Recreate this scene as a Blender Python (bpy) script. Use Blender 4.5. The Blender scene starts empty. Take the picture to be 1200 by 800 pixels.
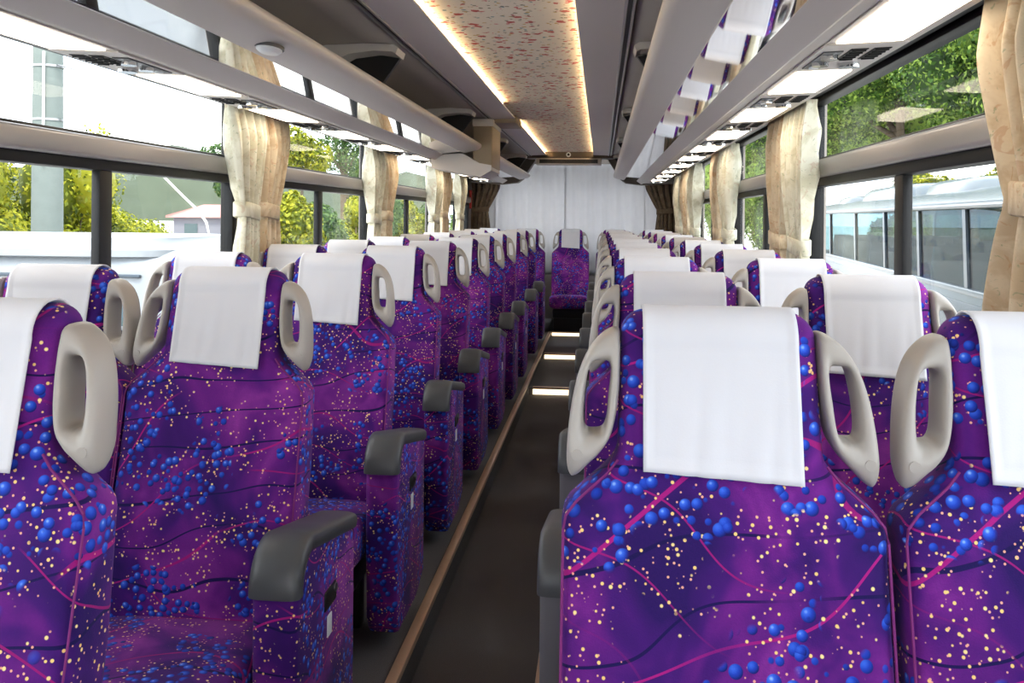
import bpy, bmesh, math, random
import numpy as np
from mathutils import Matrix, Vector

random.seed(7)
rng = np.random.default_rng(11)
scene = bpy.context.scene
COL = scene.collection
PI = math.pi

# ------------------------------------------------------------------ camera
cam_d = bpy.data.cameras.new('camera')
cam = bpy.data.objects.new('camera', cam_d)
COL.objects.link(cam)
cam_d.sensor_width = 36.0
cam_d.lens = 36.0 * 1043.0 / 1200.0
cam_d.shift_y = -0.1209
cam_d.clip_start = 0.03
cam_d.clip_end = 2000
cam.matrix_world = (Matrix.Translation((0.3415, 0.0, 1.38)) @ Matrix.Rotation(0.0998, 4, 'Z')
                    @ Matrix.Rotation(PI / 2, 4, 'X') @ Matrix.Rotation(0.0098, 4, 'Z'))
scene.camera = cam

# ------------------------------------------------------------------ exposure, world, sun
vs = scene.view_settings
vs.view_transform = 'Standard'
vs.look = 'None'
vs.gamma = 1.0
vs.use_curve_mapping = False
vs.exposure = 0.7
scene.cycles.use_denoising = True
scene.cycles.max_bounces = 10
scene.cycles.transparent_max_bounces = 24
SKY_STRENGTH = 3.4
LAMP_STRENGTH = 4.5
LED_STRENGTH = 12.5
SUN_STRENGTH = 3.0

world = bpy.data.worlds.new('sky')
scene.world = world
world.use_nodes = True
wt = world.node_tree
wt.nodes.clear()
w_out = wt.nodes.new('ShaderNodeOutputWorld')
w_bg = wt.nodes.new('ShaderNodeBackground')
w_tc = wt.nodes.new('ShaderNodeTexCoord')
w_map = wt.nodes.new('ShaderNodeMapping')
w_map.inputs['Scale'].default_value = (1.0, 1.0, 2.6)
w_noise = wt.nodes.new('ShaderNodeTexNoise')
w_noise.inputs['Scale'].default_value = 2.2
w_noise.inputs['Detail'].default_value = 6
w_ramp = wt.nodes.new('ShaderNodeValToRGB')
w_ramp.color_ramp.elements[0].position = 0.38
w_ramp.color_ramp.elements[0].color = (0.70, 0.82, 1.0, 1)
w_ramp.color_ramp.elements[1].position = 0.56
w_ramp.color_ramp.elements[1].color = (1.0, 1.0, 1.0, 1)
wt.links.new(w_tc.outputs['Generated'], w_map.inputs['Vector'])
wt.links.new(w_map.outputs[0], w_noise.inputs['Vector'])
wt.links.new(w_noise.outputs['Fac'], w_ramp.inputs['Fac'])
wt.links.new(w_ramp.outputs['Color'], w_bg.inputs['Color'])
w_bg.inputs['Strength'].default_value = SKY_STRENGTH
wt.links.new(w_bg.outputs[0], w_out.inputs['Surface'])

sun_d = bpy.data.lights.new('sun', 'SUN')
sun_d.energy = SUN_STRENGTH
sun_d.angle = 0.2
sun_d.color = (1.0, 0.95, 0.85)
sun = bpy.data.objects.new('sun', sun_d)
COL.objects.link(sun)
sun.rotation_euler = (math.radians(33), math.radians(6), 0)   # high, from behind the camera

# ------------------------------------------------------------------ materials
def lin(r, g, b):
    f = lambda c: c / 12.92 if c <= 0.04045 else ((c + 0.055) / 1.055) ** 2.4
    return (f(r / 255), f(g / 255), f(b / 255), 1.0)

class NT:
    """small helper around a material node tree"""
    def __init__(self, name):
        self.m = bpy.data.materials.new(name)
        self.m.use_nodes = True
        self.t = self.m.node_tree
        self.t.nodes.clear()
        self.out = self.n('ShaderNodeOutputMaterial')
    def n(self, typ, **kw):
        nd = self.t.nodes.new(typ)
        for k, v in kw.items():
            setattr(nd, k, v)
        return nd
    def l(self, a, b):
        self.t.links.new(a, b)
    def put(self, sock, v):
        if isinstance(v, bpy.types.NodeSocket):
            self.l(v, sock)
        else:
            sock.default_value = v
    def math(self, op, a, b=None, clamp=False):
        nd = self.n('ShaderNodeMath', operation=op, use_clamp=clamp)
        self.put(nd.inputs[0], a)
        if b is not None:
            self.put(nd.inputs[1], b)
        return nd.outputs[0]
    def mix(self, fac, a, b, blend='MIX'):
        nd = self.n('ShaderNodeMix', data_type='RGBA', blend_type=blend)
        self.put(nd.inputs[0], fac)
        self.put(nd.inputs[6], a)
        self.put(nd.inputs[7], b)
        return nd.outputs[2]
    def ramp(self, fac, stops, interp='LINEAR'):
        nd = self.n('ShaderNodeValToRGB')
        cr = nd.color_ramp
        cr.interpolation = interp
        while len(cr.elements) < len(stops):
            cr.elements.new(0.5)
        for e, (p, c) in zip(cr.elements, stops):
            e.position = p
            e.color = c
        self.put(nd.inputs[0], fac)
        return nd.outputs[0]
    def step(self, v, a, b):
        nd = self.n('ShaderNodeMapRange', interpolation_type='SMOOTHSTEP')
        self.put(nd.inputs[0], v)
        nd.inputs[1].default_value = a
        nd.inputs[2].default_value = b
        return nd.outputs[0]
    def coords(self, scale=(1, 1, 1), rot=(0, 0, 0), rand=0.0, loc=(0, 0, 0)):
        tc = self.n('ShaderNodeTexCoord')
        v = tc.outputs['Object']
        if rand:
            oi = self.n('ShaderNodeObjectInfo')
            cb = self.n('ShaderNodeCombineXYZ')
            r = self.math('MULTIPLY', oi.outputs['Random'], rand)
            self.l(r, cb.inputs[0]); self.l(r, cb.inputs[2])
            ad = self.n('ShaderNodeVectorMath', operation='ADD')
            self.l(v, ad.inputs[0]); self.l(cb.outputs[0], ad.inputs[1])
            v = ad.outputs[0]
        mp = self.n('ShaderNodeMapping')
        self.l(v, mp.inputs[0])
        mp.inputs['Scale'].default_value = scale
        mp.inputs['Rotation'].default_value = rot
        mp.inputs['Location'].default_value = loc
        return mp.outputs[0]
    def noise(self, vec, scale, detail=3, rough=0.5, dist=0.0):
        nd = self.n('ShaderNodeTexNoise')
        self.l(vec, nd.inputs['Vector'])
        nd.inputs['Scale'].default_value = scale
        nd.inputs['Detail'].default_value = detail
        nd.inputs['Roughness'].default_value = rough
        nd.inputs['Distortion'].default_value = dist
        return nd.outputs['Fac']
    def voronoi(self, vec, scale, feature='F1', rnd=1.0):
        nd = self.n('ShaderNodeTexVoronoi', feature=feature)
        self.l(vec, nd.inputs['Vector'])
        nd.inputs['Scale'].default_value = scale
        nd.inputs['Randomness'].default_value = rnd
        return nd
    def bump(self, h, strength=0.3, dist=0.01):
        nd = self.n('ShaderNodeBump')
        nd.inputs['Strength'].default_value = strength
        nd.inputs['Distance'].default_value = dist
        self.l(h, nd.inputs['Height'])
        return nd.outputs[0]
    def pbr(self, color, rough=0.5, metal=0.0, spec=0.5, normal=None, sheen=0.0):
        p = self.n('ShaderNodeBsdfPrincipled')
        self.put(p.inputs['Base Color'], color)
        self.put(p.inputs['Roughness'], rough)
        p.inputs['Metallic'].default_value = metal
        p.inputs['Specular IOR Level'].default_value = spec
        if sheen:
            p.inputs['Sheen Weight'].default_value = sheen
        if normal is not None:
            self.l(normal, p.inputs['Normal'])
        return p
    def done(self, shader):
        self.l(shader.outputs[0] if hasattr(shader, 'outputs') else shader, self.out.inputs['Surface'])
        return self.m

def plain(name, rgb, rough=0.5, metal=0.0, spec=0.5, var=0.06, nscale=30):
    t = NT(name)
    v = t.coords()
    n = t.noise(v, nscale, 4)
    c = lin(*rgb)
    d = tuple(x * (1 - var * 2) for x in c[:3]) + (1,)
    col = t.mix(n, d, c)
    return t.done(t.pbr(col, rough, metal, spec))

def seat_fabric():
    t = NT('purple_moquette')
    v = t.coords(rand=3.0)
    big = t.noise(v, 5.5, 3, 0.55, 0.6)
    base = t.ramp(big, [(0.32, lin(34, 9, 88)), (0.45, lin(66, 16, 112)), (0.56, lin(112, 28, 134)), (0.68, lin(150, 54, 160))])
    fine = t.noise(v, 260, 2)
    base = t.mix(t.math('MULTIPLY', fine, 0.35), base, lin(60, 14, 105))
    # long thin streaks: navy, then pink
    def streak(rot, scale, dist, lo, hi, nscale, nlo):
        vv = t.coords(rot=rot, rand=3.0)
        w = t.n('ShaderNodeTexWave', wave_type='BANDS', bands_direction='Z', wave_profile='SIN')
        t.l(vv, w.inputs['Vector'])
        w.inputs['Scale'].default_value = scale
        w.inputs['Distortion'].default_value = dist
        w.inputs['Detail'].default_value = 0.0
        w.inputs['Detail Scale'].default_value = 1.5
        s = t.step(w.outputs['Fac'], lo, hi)
        m = t.step(t.noise(vv, nscale, 1), nlo, nlo + 0.06)
        return t.math('MULTIPLY', s, m)
    navy = streak((0.2, 0.12, 0.0), 3.6, 4.5, 0.993, 0.9965, 3.0, 0.40)
    base = t.mix(navy, base, lin(22, 8, 78))
    pink2 = streak((0.0, -0.25, 0.4), 2.6, 7.0, 0.9975, 0.9988, 2.3, 0.42)
    base = t.mix(pink2, base, lin(150, 20, 115))
    pink = streak((0.3, 0.62, 0.2), 2.2, 5.0, 0.9975, 0.9988, 2.6, 0.42)
    base = t.mix(pink, base, lin(165, 22, 125))
    # small cream and yellow dots
    for sc, r, mask, colr in ((70, 0.19, 0.44, lin(250, 205, 130)), (95, 0.19, 0.46, lin(240, 170, 150)), (48, 0.15, 0.40, lin(252, 220, 150))):
        vo = t.voronoi(v, sc)
        d = t.step(vo.outputs['Distance'], r, r - 0.06)
        mk = t.step(t.noise(v, 12, 1), mask, mask + 0.03)
        base = t.mix(t.math('MULTIPLY', d, mk), base, colr)
    # printed blue balls with a pale spot, in clusters
    for sc, r, mask in ((31.0, 0.31, 0.47), (39.0, 0.32, 0.49), (35.0, 0.29, 0.51)):
        vo = t.voronoi(v, sc)
        d = t.step(vo.outputs['Distance'], r, r - 0.035)
        mk = t.step(t.noise(v, 6.5, 1), mask, mask + 0.02)
        sub = t.n('ShaderNodeVectorMath', operation='SUBTRACT')
        scv = t.n('ShaderNodeVectorMath', operation='SCALE')
        t.l(v, scv.inputs[0]); scv.inputs['Scale'].default_value = 1.0
        t.l(scv.outputs[0], sub.inputs[0]); t.l(vo.outputs['Position'], sub.inputs[1])
        dist = t.n('ShaderNodeVectorMath', operation='DISTANCE')
        t.l(sub.outputs[0], dist.inputs[0])
        dist.inputs[1].default_value = (-0.10 / sc, 0, 0.12 / sc)
        tone = t.ramp(t.math('MULTIPLY', dist.outputs['Value'], sc), [(0.0, lin(160, 200, 252)), (0.10, lin(58, 108, 226)), (0.24, lin(28, 66, 188)), (0.42, lin(16, 22, 104))])
        base = t.mix(t.math('MULTIPLY', d, mk), base, tone)
    nrm = t.bump(t.noise(v, 500, 2), 0.25, 0.002)
    return t.done(t.pbr(base, 0.85, 0, 0.25, nrm, 0.06))

def curtain_cloth(name, c1, c2, blot):
    t = NT(name)
    v = t.coords()
    n1 = t.noise(v, 10, 4, 0.6, 1.2)
    col = t.mix(t.step(n1, 0.42, 0.62), lin(*c1), lin(*c2))
    fl = t.step(t.noise(t.coords(loc=(3, 1, 5)), 17, 3, 0.6, 2.0), 0.60, 0.66)
    col = t.mix(t.math('MULTIPLY', fl, 0.4), col, lin(*blot))
    fl2 = t.step(t.noise(t.coords(loc=(9, 4, 2)), 26, 3, 0.6, 2.5), 0.63, 0.68)
    col = t.mix(t.math('MULTIPLY', fl2, 0.6), col, lin(150, 158, 122))
    weave = t.n('ShaderNodeTexWave', wave_type='BANDS', bands_direction='Z')
    t.l(v, weave.inputs['Vector']); weave.inputs['Scale'].default_value = 160
    nrm = t.bump(weave.outputs['Fac'], 0.15, 0.002)
    p = t.pbr(col, 0.8, 0, 0.2, nrm, 0.1)
    tr = t.n('ShaderNodeBsdfTranslucent')
    t.put(tr.inputs[0], col)
    mx = t.n('ShaderNodeMixShader')
    mx.inputs[0].default_value = 0.10
    t.l(p.outputs[0], mx.inputs[1]); t.l(tr.outputs[0], mx.inputs[2])
    return t.done(mx)

def white_cloth(name, rgb, transl=0.0):
    t = NT(name)
    v = t.coords()
    n = t.noise(v, 14, 3)
    c = lin(*rgb)
    col = t.mix(n, tuple(x * 0.94 for x in c[:3]) + (1,), c)
    nrm = t.bump(t.noise(v, 420, 2), 0.12, 0.001)
    p = t.pbr(col, 0.75, 0, 0.2, nrm, 0.1)
    if not transl:
        return t.done(p)
    tr = t.n('ShaderNodeBsdfTranslucent')
    t.put(tr.inputs[0], col)
    mx = t.n('ShaderNodeMixShader')
    mx.inputs[0].default_value = transl
    t.l(p.outputs[0], mx.inputs[1]); t.l(tr.outputs[0], mx.inputs[2])
    return t.done(mx)

def glass(name, tint, f0, f1, refl=1.0):
    t = NT(name)
    tr = t.n('ShaderNodeBsdfTransparent')
    tr.inputs[0].default_value = tint
    gl = t.n('ShaderNodeBsdfGlossy')
    gl.inputs['Roughness'].default_value = 0.0
    gl.inputs['Color'].default_value = (refl, refl, refl, 1)
    # Schlick reflectance, the same from both faces of the sheet
    ge = t.n('ShaderNodeNewGeometry')
    dt = t.n('ShaderNodeVectorMath', operation='DOT_PRODUCT')
    t.l(ge.outputs['Normal'], dt.inputs[0]); t.l(ge.outputs['Incoming'], dt.inputs[1])
    k = t.math('SUBTRACT', 1.0, t.math('ABSOLUTE', dt.outputs['Value']), True)
    fr = t.math('ADD', t.math('MULTIPLY', t.math('POWER', k, 5.0), f1), f0)
    mx = t.n('ShaderNodeMixShader')
    t.l(fr, mx.inputs[0])
    t.l(tr.outputs[0], mx.inputs[1]); t.l(gl.outputs[0], mx.inputs[2])
    return t.done(mx)

def emitter(name, rgb, strength, off=(0.8, 0.8, 0.78, 1)):
    t = NT(name)
    p = t.pbr(off, 0.4)
    p.inputs['Emission Color'].default_value = rgb
    p.inputs['Emission Strength'].default_value = strength
    return t.done(p)

def ceiling_print():
    t = NT('printed_ceiling_cloth')
    v = t.coords()
    col = t.mix(t.noise(v, 6, 3), lin(226, 214, 196), lin(240, 230, 214))
    wob = t.noise(v, 22, 2)
    def blots(loc, sc, r, colr, mlo):
        vv = t.coords(loc=loc)
        vo = t.voronoi(vv, sc)
        dd = t.math('ADD', vo.outputs['Distance'], t.math('MULTIPLY', t.math('SUBTRACT', t.noise(vv, sc * 3.2, 2), 0.5), 0.55))
        d = t.step(dd, r, r - 0.05)
        mk = t.step(t.noise(vv, sc * 0.5, 1), mlo, mlo + 0.03)
        return t.math('MULTIPLY', d, mk), colr
    for a in (((1, 2, 0), 26, 0.22, lin(196, 160, 84), 0.42), ((4, 1, 0), 24, 0.22, lin(120, 150, 150), 0.46),
              ((2, 7, 0), 30, 0.24, lin(128, 118, 96), 0.46), ((0, 0, 0), 15, 0.27, lin(190, 72, 70), 0.40),
              ((7, 3, 0), 22, 0.22, lin(206, 96, 96), 0.46)):
        f, c = blots(*a)
        col = t.mix(t.math('MULTIPLY', f, 0.9), col, c)
    return t.done(t.pbr(col, 0.85, 0, 0.2))

def leaves(name, dark, mid, light):
    t = NT(name)
    v = t.coords()
    n = t.noise(v, 1.3, 3)
    g = t.n('ShaderNodeNewGeometry')
    r = g.outputs['Random Per Island']
    col = t.ramp(t.math('ADD', t.math('MULTIPLY', r, 0.55), t.math('MULTIPLY', n, 0.45)),
                 [(0.2, lin(*dark)), (0.48, lin(*mid)), (0.78, lin(*light))])
    p = t.pbr(col, 0.6, 0, 0.3)
    tr = t.n('ShaderNodeBsdfTranslucent')
    t.put(tr.inputs[0], col)
    mx = t.n('ShaderNodeMixShader')
    mx.inputs[0].default_value = 0.35
    t.l(p.outputs[0], mx.inputs[1]); t.l(tr.outputs[0], mx.inputs[2])
    return t.done(mx)

M = {}
M['fabric'] = seat_fabric()
M['piping'] = plain('magenta_piping', (122, 26, 110), 0.7)
M['handle'] = plain('warm_grey_plastic', (172, 166, 159), 0.38, 0, 0.5, 0.02)
M['armcap'] = plain('charcoal_plastic', (72, 74, 78), 0.42, 0, 0.5, 0.03)
M['armgrey'] = plain('grey_plastic', (108, 106, 112), 0.5, 0, 0.4, 0.03)
M['dark'] = plain('black_plastic', (24, 24, 26), 0.5, 0, 0.4)
M['shell'] = plain('dark_seat_shell', (52, 48, 58), 0.55)
M['steel'] = plain('steel', (150, 150, 152), 0.3, 0.9)
M['cover'] = white_cloth('white_headrest_cloth', (220, 221, 227))
M['backcloth'] = white_cloth('white_rear_curtain_cloth', (236, 236, 238), 0.35)
M['cur_beige'] = curtain_cloth('beige_floral_curtain', (226, 208, 178), (208, 184, 150), (190, 130, 84))
M['cur_pale'] = curtain_cloth('pale_floral_curtain', (232, 228, 208), (212, 206, 180), (196, 160, 130))
M['cur_brown'] = curtain_cloth('brown_curtain', (122, 102, 80), (104, 84, 64), (90, 70, 52))
M['trim'] = plain('grey_beige_trim', (212, 206, 200), 0.42, 0, 0.45, 0.02, 4)
M['rail'] = plain('satin_rail', (150, 146, 145), 0.35, 0.25, 0.5, 0.02)
M['panel'] = plain('side_ceiling_panel', (230, 223, 215), 0.5, 0, 0.4, 0.02, 3)
M['inner'] = plain('grey_vinyl_lining', (186, 178, 170), 0.6, 0, 0.35, 0.03, 3)
M['taupe'] = plain('taupe_panel', (152, 136, 112), 0.45, 0, 0.4, 0.03, 4)
M['brown'] = plain('dark_brown_panel', (92, 80, 66), 0.5)
M['rubber'] = plain('black_window_frame', (12, 12, 14), 0.45, 0, 0.3)
M['alu'] = plain('aluminium_track', (186, 186, 186), 0.3, 0.8)
M['gold'] = plain('bronze_edge_strip', (196, 164, 136), 0.4, 0.25)
M['carpet'] = None
M['wallvinyl'] = plain('beige_side_wall', (150, 142, 136), 0.6)
M['glass'] = glass('window_glass', (0.97, 0.985, 0.98, 1), 0.010, 0.22)
M['tint'] = glass('coach_window_glass', (0.34, 0.50, 0.53, 1), 0.02, 0.14)
def mirror_mat():
    t = NT('polished_underside')
    p = t.pbr((0.90, 0.90, 0.92, 1), 0.03, 1.0)
    return t.done(p)
M['mirror'] = mirror_mat()
M['lamp'] = emitter('lit_lamp_diffuser', (1.0, 0.86, 0.68, 1), LAMP_STRENGTH)
M['led'] = emitter('warm_led_strip', (1.0, 0.74, 0.42, 1), LED_STRENGTH)
M['steplight'] = emitter('step_light', (1.0, 0.80, 0.52, 1), 1.3)
M['ceiling'] = ceiling_print()
def carpet():
    t = NT('charcoal_carpet')
    v = t.coords()
    n = t.noise(v, 320, 3, 0.7)
    col = t.mix(n, lin(66, 65, 68), lin(122, 120, 121))
    col = t.mix(t.math('MULTIPLY', t.noise(v, 4, 3), 0.3), col, lin(108, 104, 102))
    return t.done(t.pbr(col, 0.9, 0, 0.25, t.bump(n, 0.5, 0.004)))
M['carpet'] = carpet()
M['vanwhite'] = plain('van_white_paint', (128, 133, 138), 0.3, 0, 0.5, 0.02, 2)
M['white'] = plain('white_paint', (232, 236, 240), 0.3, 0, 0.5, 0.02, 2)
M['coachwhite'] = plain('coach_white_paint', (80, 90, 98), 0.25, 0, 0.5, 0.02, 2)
M['coachgrey'] = plain('coach_grey_paint', (60, 70, 80), 0.3, 0.2)
M['coachin'] = plain('coach_seat_grey', (150, 162, 166), 0.7)
M['concrete'] = plain('weathered_concrete', (112, 120, 116), 0.85, 0, 0.2, 0.12, 6)
M['asphalt'] = plain('pale_concrete_yard', (192, 190, 186), 0.9, 0, 0.2, 0.1, 8)
M['bark'] = plain('bark', (96, 84, 70), 0.9, 0, 0.2, 0.2, 14)
M['leaf_y'] = leaves('yellow_green_leaves', (30, 50, 8), (112, 122, 20), (176, 172, 44))
M['leaf_g'] = leaves('green_leaves', (12, 30, 8), (66, 102, 30), (150, 174, 74))
M['leaf_b'] = leaves('blue_green_leaves', (24, 48, 28), (60, 92, 44), (112, 134, 70))
M['hill'] = plain('wooded_hill', (76, 84, 70), 0.95, 0, 0.1, 0.25, 0.06)
M['roofpink'] = plain('pink_roof', (160, 106, 100), 0.7)
M['housewall'] = plain('grey_house_wall', (104, 104, 112), 0.8)
M['darkglass'] = plain('dark_glass', (44, 66, 70), 0.1, 0, 0.6)
M['chrome'] = plain('chrome', (214, 216, 218), 0.12, 1.0)
M['wire'] = plain('white_wire', (226, 226, 222), 0.5)
M['red'] = plain('red_plastic', (196, 44, 30), 0.5)

# ------------------------------------------------------------------ mesh helpers
def sup(a, n):
    c, s = math.cos(a), math.sin(a)
    return (math.copysign(abs(c) ** (2 / n), c), math.copysign(abs(s) ** (2 / n), s))

class MB:
    """collects pieces that belong to ONE object"""
    def __init__(self):
        self.bm = bmesh.new()
    def box(self, x0, x1, y0, y1, z0, z1, bev=0.0, seg=2):
        vs_ = [self.bm.verts.new((x, y, z)) for x in (x0, x1) for y in (y0, y1) for z in (z0, z1)]
        q = ((0, 1, 3, 2), (4, 6, 7, 5), (0, 4, 5, 1), (2, 3, 7, 6), (0, 2, 6, 4), (1, 5, 7, 3))
        fs = [self.bm.faces.new([vs_[i] for i in f]) for f in q]
        if bev:
            es = list({e for f in fs for e in f.edges})
            bmesh.ops.bevel(self.bm, geom=es, offset=bev, segments=seg, affect='EDGES', profile=0.5, clamp_overlap=True)
        return self
    def loft(self, rings, cap=True, closed=True):
        rv = [[self.bm.verts.new(p) for p in r] for r in rings]
        n = len(rv[0])
        for a, b in zip(rv[:-1], rv[1:]):
            for i in range(n if closed else n - 1):
                j = (i + 1) % n
                self.bm.faces.new((a[i], a[j], b[j], b[i]))
        if cap and closed:
            self.bm.faces.new(list(reversed(rv[0])))
            self.bm.faces.new(rv[-1])
        return self
    def ringloop(self, rings):
        """rings joined in a closed loop (torus-like)"""
        rv = [[self.bm.verts.new(p) for p in r] for r in rings]
        n = len(rv[0])
        for k in range(len(rv)):
            a, b = rv[k], rv[(k + 1) % len(rv)]
            for i in range(n):
                j = (i + 1) % n
                self.bm.faces.new((a[i], a[j], b[j], b[i]))
        return self
    def tube(self, path, r, n=8, cap=True):
        path = [Vector(p) for p in path]
        rings = []
        for i, p in enumerate(path):
            t = (path[min(i + 1, len(path) - 1)] - path[max(i - 1, 0)]).normalized()
            up = Vector((0, 0, 1)) if abs(t.z) < 0.95 else Vector((0, 1, 0))
            a = t.cross(up).normalized()
            b = t.cross(a)
            rr = r[i] if isinstance(r, (list, tuple)) else r
            rings.append([p + rr * (a * math.cos(2 * PI * k / n) + b * math.sin(2 * PI * k / n)) for k in range(n)])
        return self.loft(rings, cap)
    def prism(self, pts, y0, y1):
        """closed (x, z) polygon swept along y"""
        return self.loft([[(x, y0, z) for x, z in pts], [(x, y1, z) for x, z in pts]])
    def grid(self, rows):
        rv = [[self.bm.verts.new(p) for p in r] for r in rows]
        for a, b in zip(rv[:-1], rv[1:]):
            for i in range(len(a) - 1):
                self.bm.faces.new((a[i], a[i + 1], b[i + 1], b[i]))
        return self
    def poly(self, pts):
        self.bm.faces.new([self.bm.verts.new(p) for p in pts])
        return self
    def quads(self, V, F):
        vv = [self.bm.verts.new(p) for p in V]
        for f in F:
            self.bm.faces.new([vv[i] for i in f])
        return self
    def disc(self, c, axis, r, h, n=16):
        """short cylinder; axis 'x','y','z'"""
        rings = []
        for d in (-h / 2, h / 2):
            ring = []
            for k in range(n):
                a = 2 * PI * k / n
                p = (r * math.cos(a), r * math.sin(a))
                o = {'x': (d, p[0], p[1]), 'y': (p[0], d, p[1]), 'z': (p[0], p[1], d)}[axis]
                ring.append((c[0] + o[0], c[1] + o[1], c[2] + o[2]))
            rings.append(ring)
        return self.loft(rings)
    def build(self, name, mat, parent=None, sharp=35, solid=0.0, kind=None, loc=None):
        bmesh.ops.recalc_face_normals(self.bm, faces=self.bm.faces)
        me = bpy.data.meshes.new(name)
        self.bm.to_mesh(me)
        self.bm.free()
        me.shade_smooth()
        if sharp < 180:
            me.set_sharp_from_angle(angle=math.radians(sharp))
        me.materials.append(mat)
        o = bpy.data.objects.new(name, me)
        COL.objects.link(o)
        if parent is not None:
            o.parent = parent
        if loc is not None:
            o.location = loc
        if solid:
            s = o.modifiers.new('thickness', 'SOLIDIFY')
            s.thickness = solid
            s.offset = 0
        if kind:
            o['kind'] = kind
        return o

def thing(name, label, cat, loc=(0, 0, 0), group=None):
    o = bpy.data.objects.new(name, None)
    o.empty_display_size = 0.1
    COL.objects.link(o)
    o.location = loc
    return tag(o, label, cat, group)

def tag(o, label, cat, group=None):
    o['label'] = label
    o['category'] = cat
    if group:
        o['group'] = group
    return o

def kids(o):
    return [c for c in bpy.data.objects if c.parent == o]

def copy_tree(o, parent=None):
    c = o.copy()
    COL.objects.link(c)
    if parent is not None:
        c.parent = parent
    for ch in tree_of.get(o.name, []):
        copy_tree(ch, c)
    return c
tree_of = {}
def remember(o):
    ks = kids(o)
    tree_of[o.name] = ks
    for k in ks:
        remember(k)

# ------------------------------------------------------------------ the setting: bus body
Y0, Y1 = -2.3, 10.95          # shell from behind the camera to the rear wall
ZP = 0.15                      # platform under the seats

# aisle floor with three low steps to the rear
fl = MB()
prof = [(Y0, 0.0), (6.93, 0.0), (6.93, 0.055), (8.35, 0.055), (8.35, 0.105), (9.62, 0.105), (9.62, ZP), (Y1, ZP)]
fl.grid([[(-0.24, y, z), (0.24, y, z)] for y, z in prof])
fl.build('floor', M['carpet'], kind='structure')
for sx, nm in ((-1, 'left'), (1, 'right')):
    p = MB()
    p.grid([[(sx * 1.2, y, ZP), (sx * 0.205, y, ZP), (sx * 0.205, y, -0.02)] for y in (Y0, Y1)])
    p.build('floor_platform_' + nm, M['carpet'], kind='structure')
    s = MB().box(min(sx * 0.180, sx * 0.212), max(sx * 0.180, sx * 0.212), Y0, 9.6, ZP - 0.012, ZP + 0.012, 0.005)
    s.build('trim_%d' % (1 if sx < 0 else 2), M['gold'], kind='structure')
for i, (y, z0, z1, place) in enumerate(((6.93, 0.0, 0.055, 'first'), (8.35, 0.055, 0.105, 'second'), (9.62, 0.105, ZP, 'last'))):
    t = thing('step_light', 'lit warm strip across the aisle at the %s step towards the rear' % place, 'step light', (0, y, z0), 'aisle step lights')
    MB().box(-0.175, 0.175, -0.016, -0.004, 0.006, z1 - z0 - 0.008, 0.002).build('diffuser', M['steplight'], t)
    MB().box(-0.178, 0.178, -0.022, 0.035, z1 - z0 - 0.006, z1 - z0 + 0.008, 0.003).build('nosing', M['gold'], t)

# windows: Y ranges of the openings, mullion position
WIN = {-1: [(-2.2, -0.85, -1.5), (-0.55, 1.40, 0.40), (1.76, 3.60, 2.62), (4.06, 5.74, 4.74), (6.26, 7.96, 6.95), (8.44, 10.15, 9.3)],
        1: [(-2.2, -0.85, -1.5), (-0.55, 1.40, 0.40), (1.76, 3.72, 2.64), (4.10, 5.78, 4.74), (6.30, 7.98, 6.95), (8.46, 10.15, 9.3)]}
ZS, ZT = 0.98, 1.865           # sill and top of the windows
wn = 0
for sx, nm in ((-1, 'left'), (1, 'right')):
    w = MB()
    a, b = sorted((sx * 1.19, sx * 1.25))
    w.box(a, b, Y0, Y1, -0.25, ZS)                    # below the sill
    w.box(a, b, Y0, Y1, ZT, 2.14)                     # above the windows
    prev = Y0
    for (ya, yb, ym) in WIN[sx]:
        w.box(a, b, prev, ya, ZS, ZT)                 # pillars
        prev = yb
    w.box(a, b, prev, Y1, ZS, ZT)
    w.build('wall_' + nm, M['wallvinyl'], kind='structure')
    for (ya, yb, ym) in WIN[sx]:
        wn += 1
        f = MB()
        a, b = sorted((sx * 1.178, sx * 1.232))
        e = 0.045
        f.box(a, b, ya, ya + e, ZS, ZT, 0.006)
        f.box(a, b, yb - e, yb, ZS, ZT, 0.006)
        f.box(a, b, ya, yb, ZS, ZS + 0.03, 0.006)
        f.box(a, b, ya, yb, ZT - 0.025, ZT, 0.006)
        f.box(a, b, ya, yb, 1.512, 1.556, 0.006)      # band under the rail
        f.box(a, b, ya, yb, 1.600, 1.622, 0.004)      # band above the rail
        f.box(min(sx * 1.185, sx * 1.215), max(sx * 1.185, sx * 1.215), ym - 0.036, ym + 0.036, ZS, 1.53, 0.006)
        wo = f.build('window_%d' % wn, M['rubber'], kind='structure')
        g1, g2 = sorted((sx * 1.198, sx * 1.203))
        for (pa, pb, za, zb) in ((ya + e, yb - e, 1.622, ZT - 0.025), (ya + e, ym - 0.034, ZS + 0.03, 1.512), (ym + 0.034, yb - e, ZS + 0.03, 1.512)):
            MB().box(g1, g2, pa, pb, za, zb).build('pane', M['glass'], wo)
        r1, r2 = sorted((sx * 1.150, sx * 1.20))
        MB().box(r1, r2, ya, yb, 1.545, 1.611, 0.012, 3).build('window_rail', M['rail'], wo)

# rear wall with its window opening and the dark header round it
b = MB()
b.box(-1.25, 1.25, 10.90, 10.95, -0.2, 1.05)
b.box(-1.25, 1.25, 10.90, 10.95, 1.95, 2.14)
b.box(-1.25, -1.05, 10.90, 10.95, 1.05, 1.95)
b.box(1.05, 1.25, 10.90, 10.95, 1.05, 1.95)
b.build('wall_back', M['wallvinyl'], kind='structure')
MB().box(-0.47, 0.47, 9.62, 9.84, 2.028, 2.13, 0.01).build('trim_3', M['brown'], kind='structure')

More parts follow.
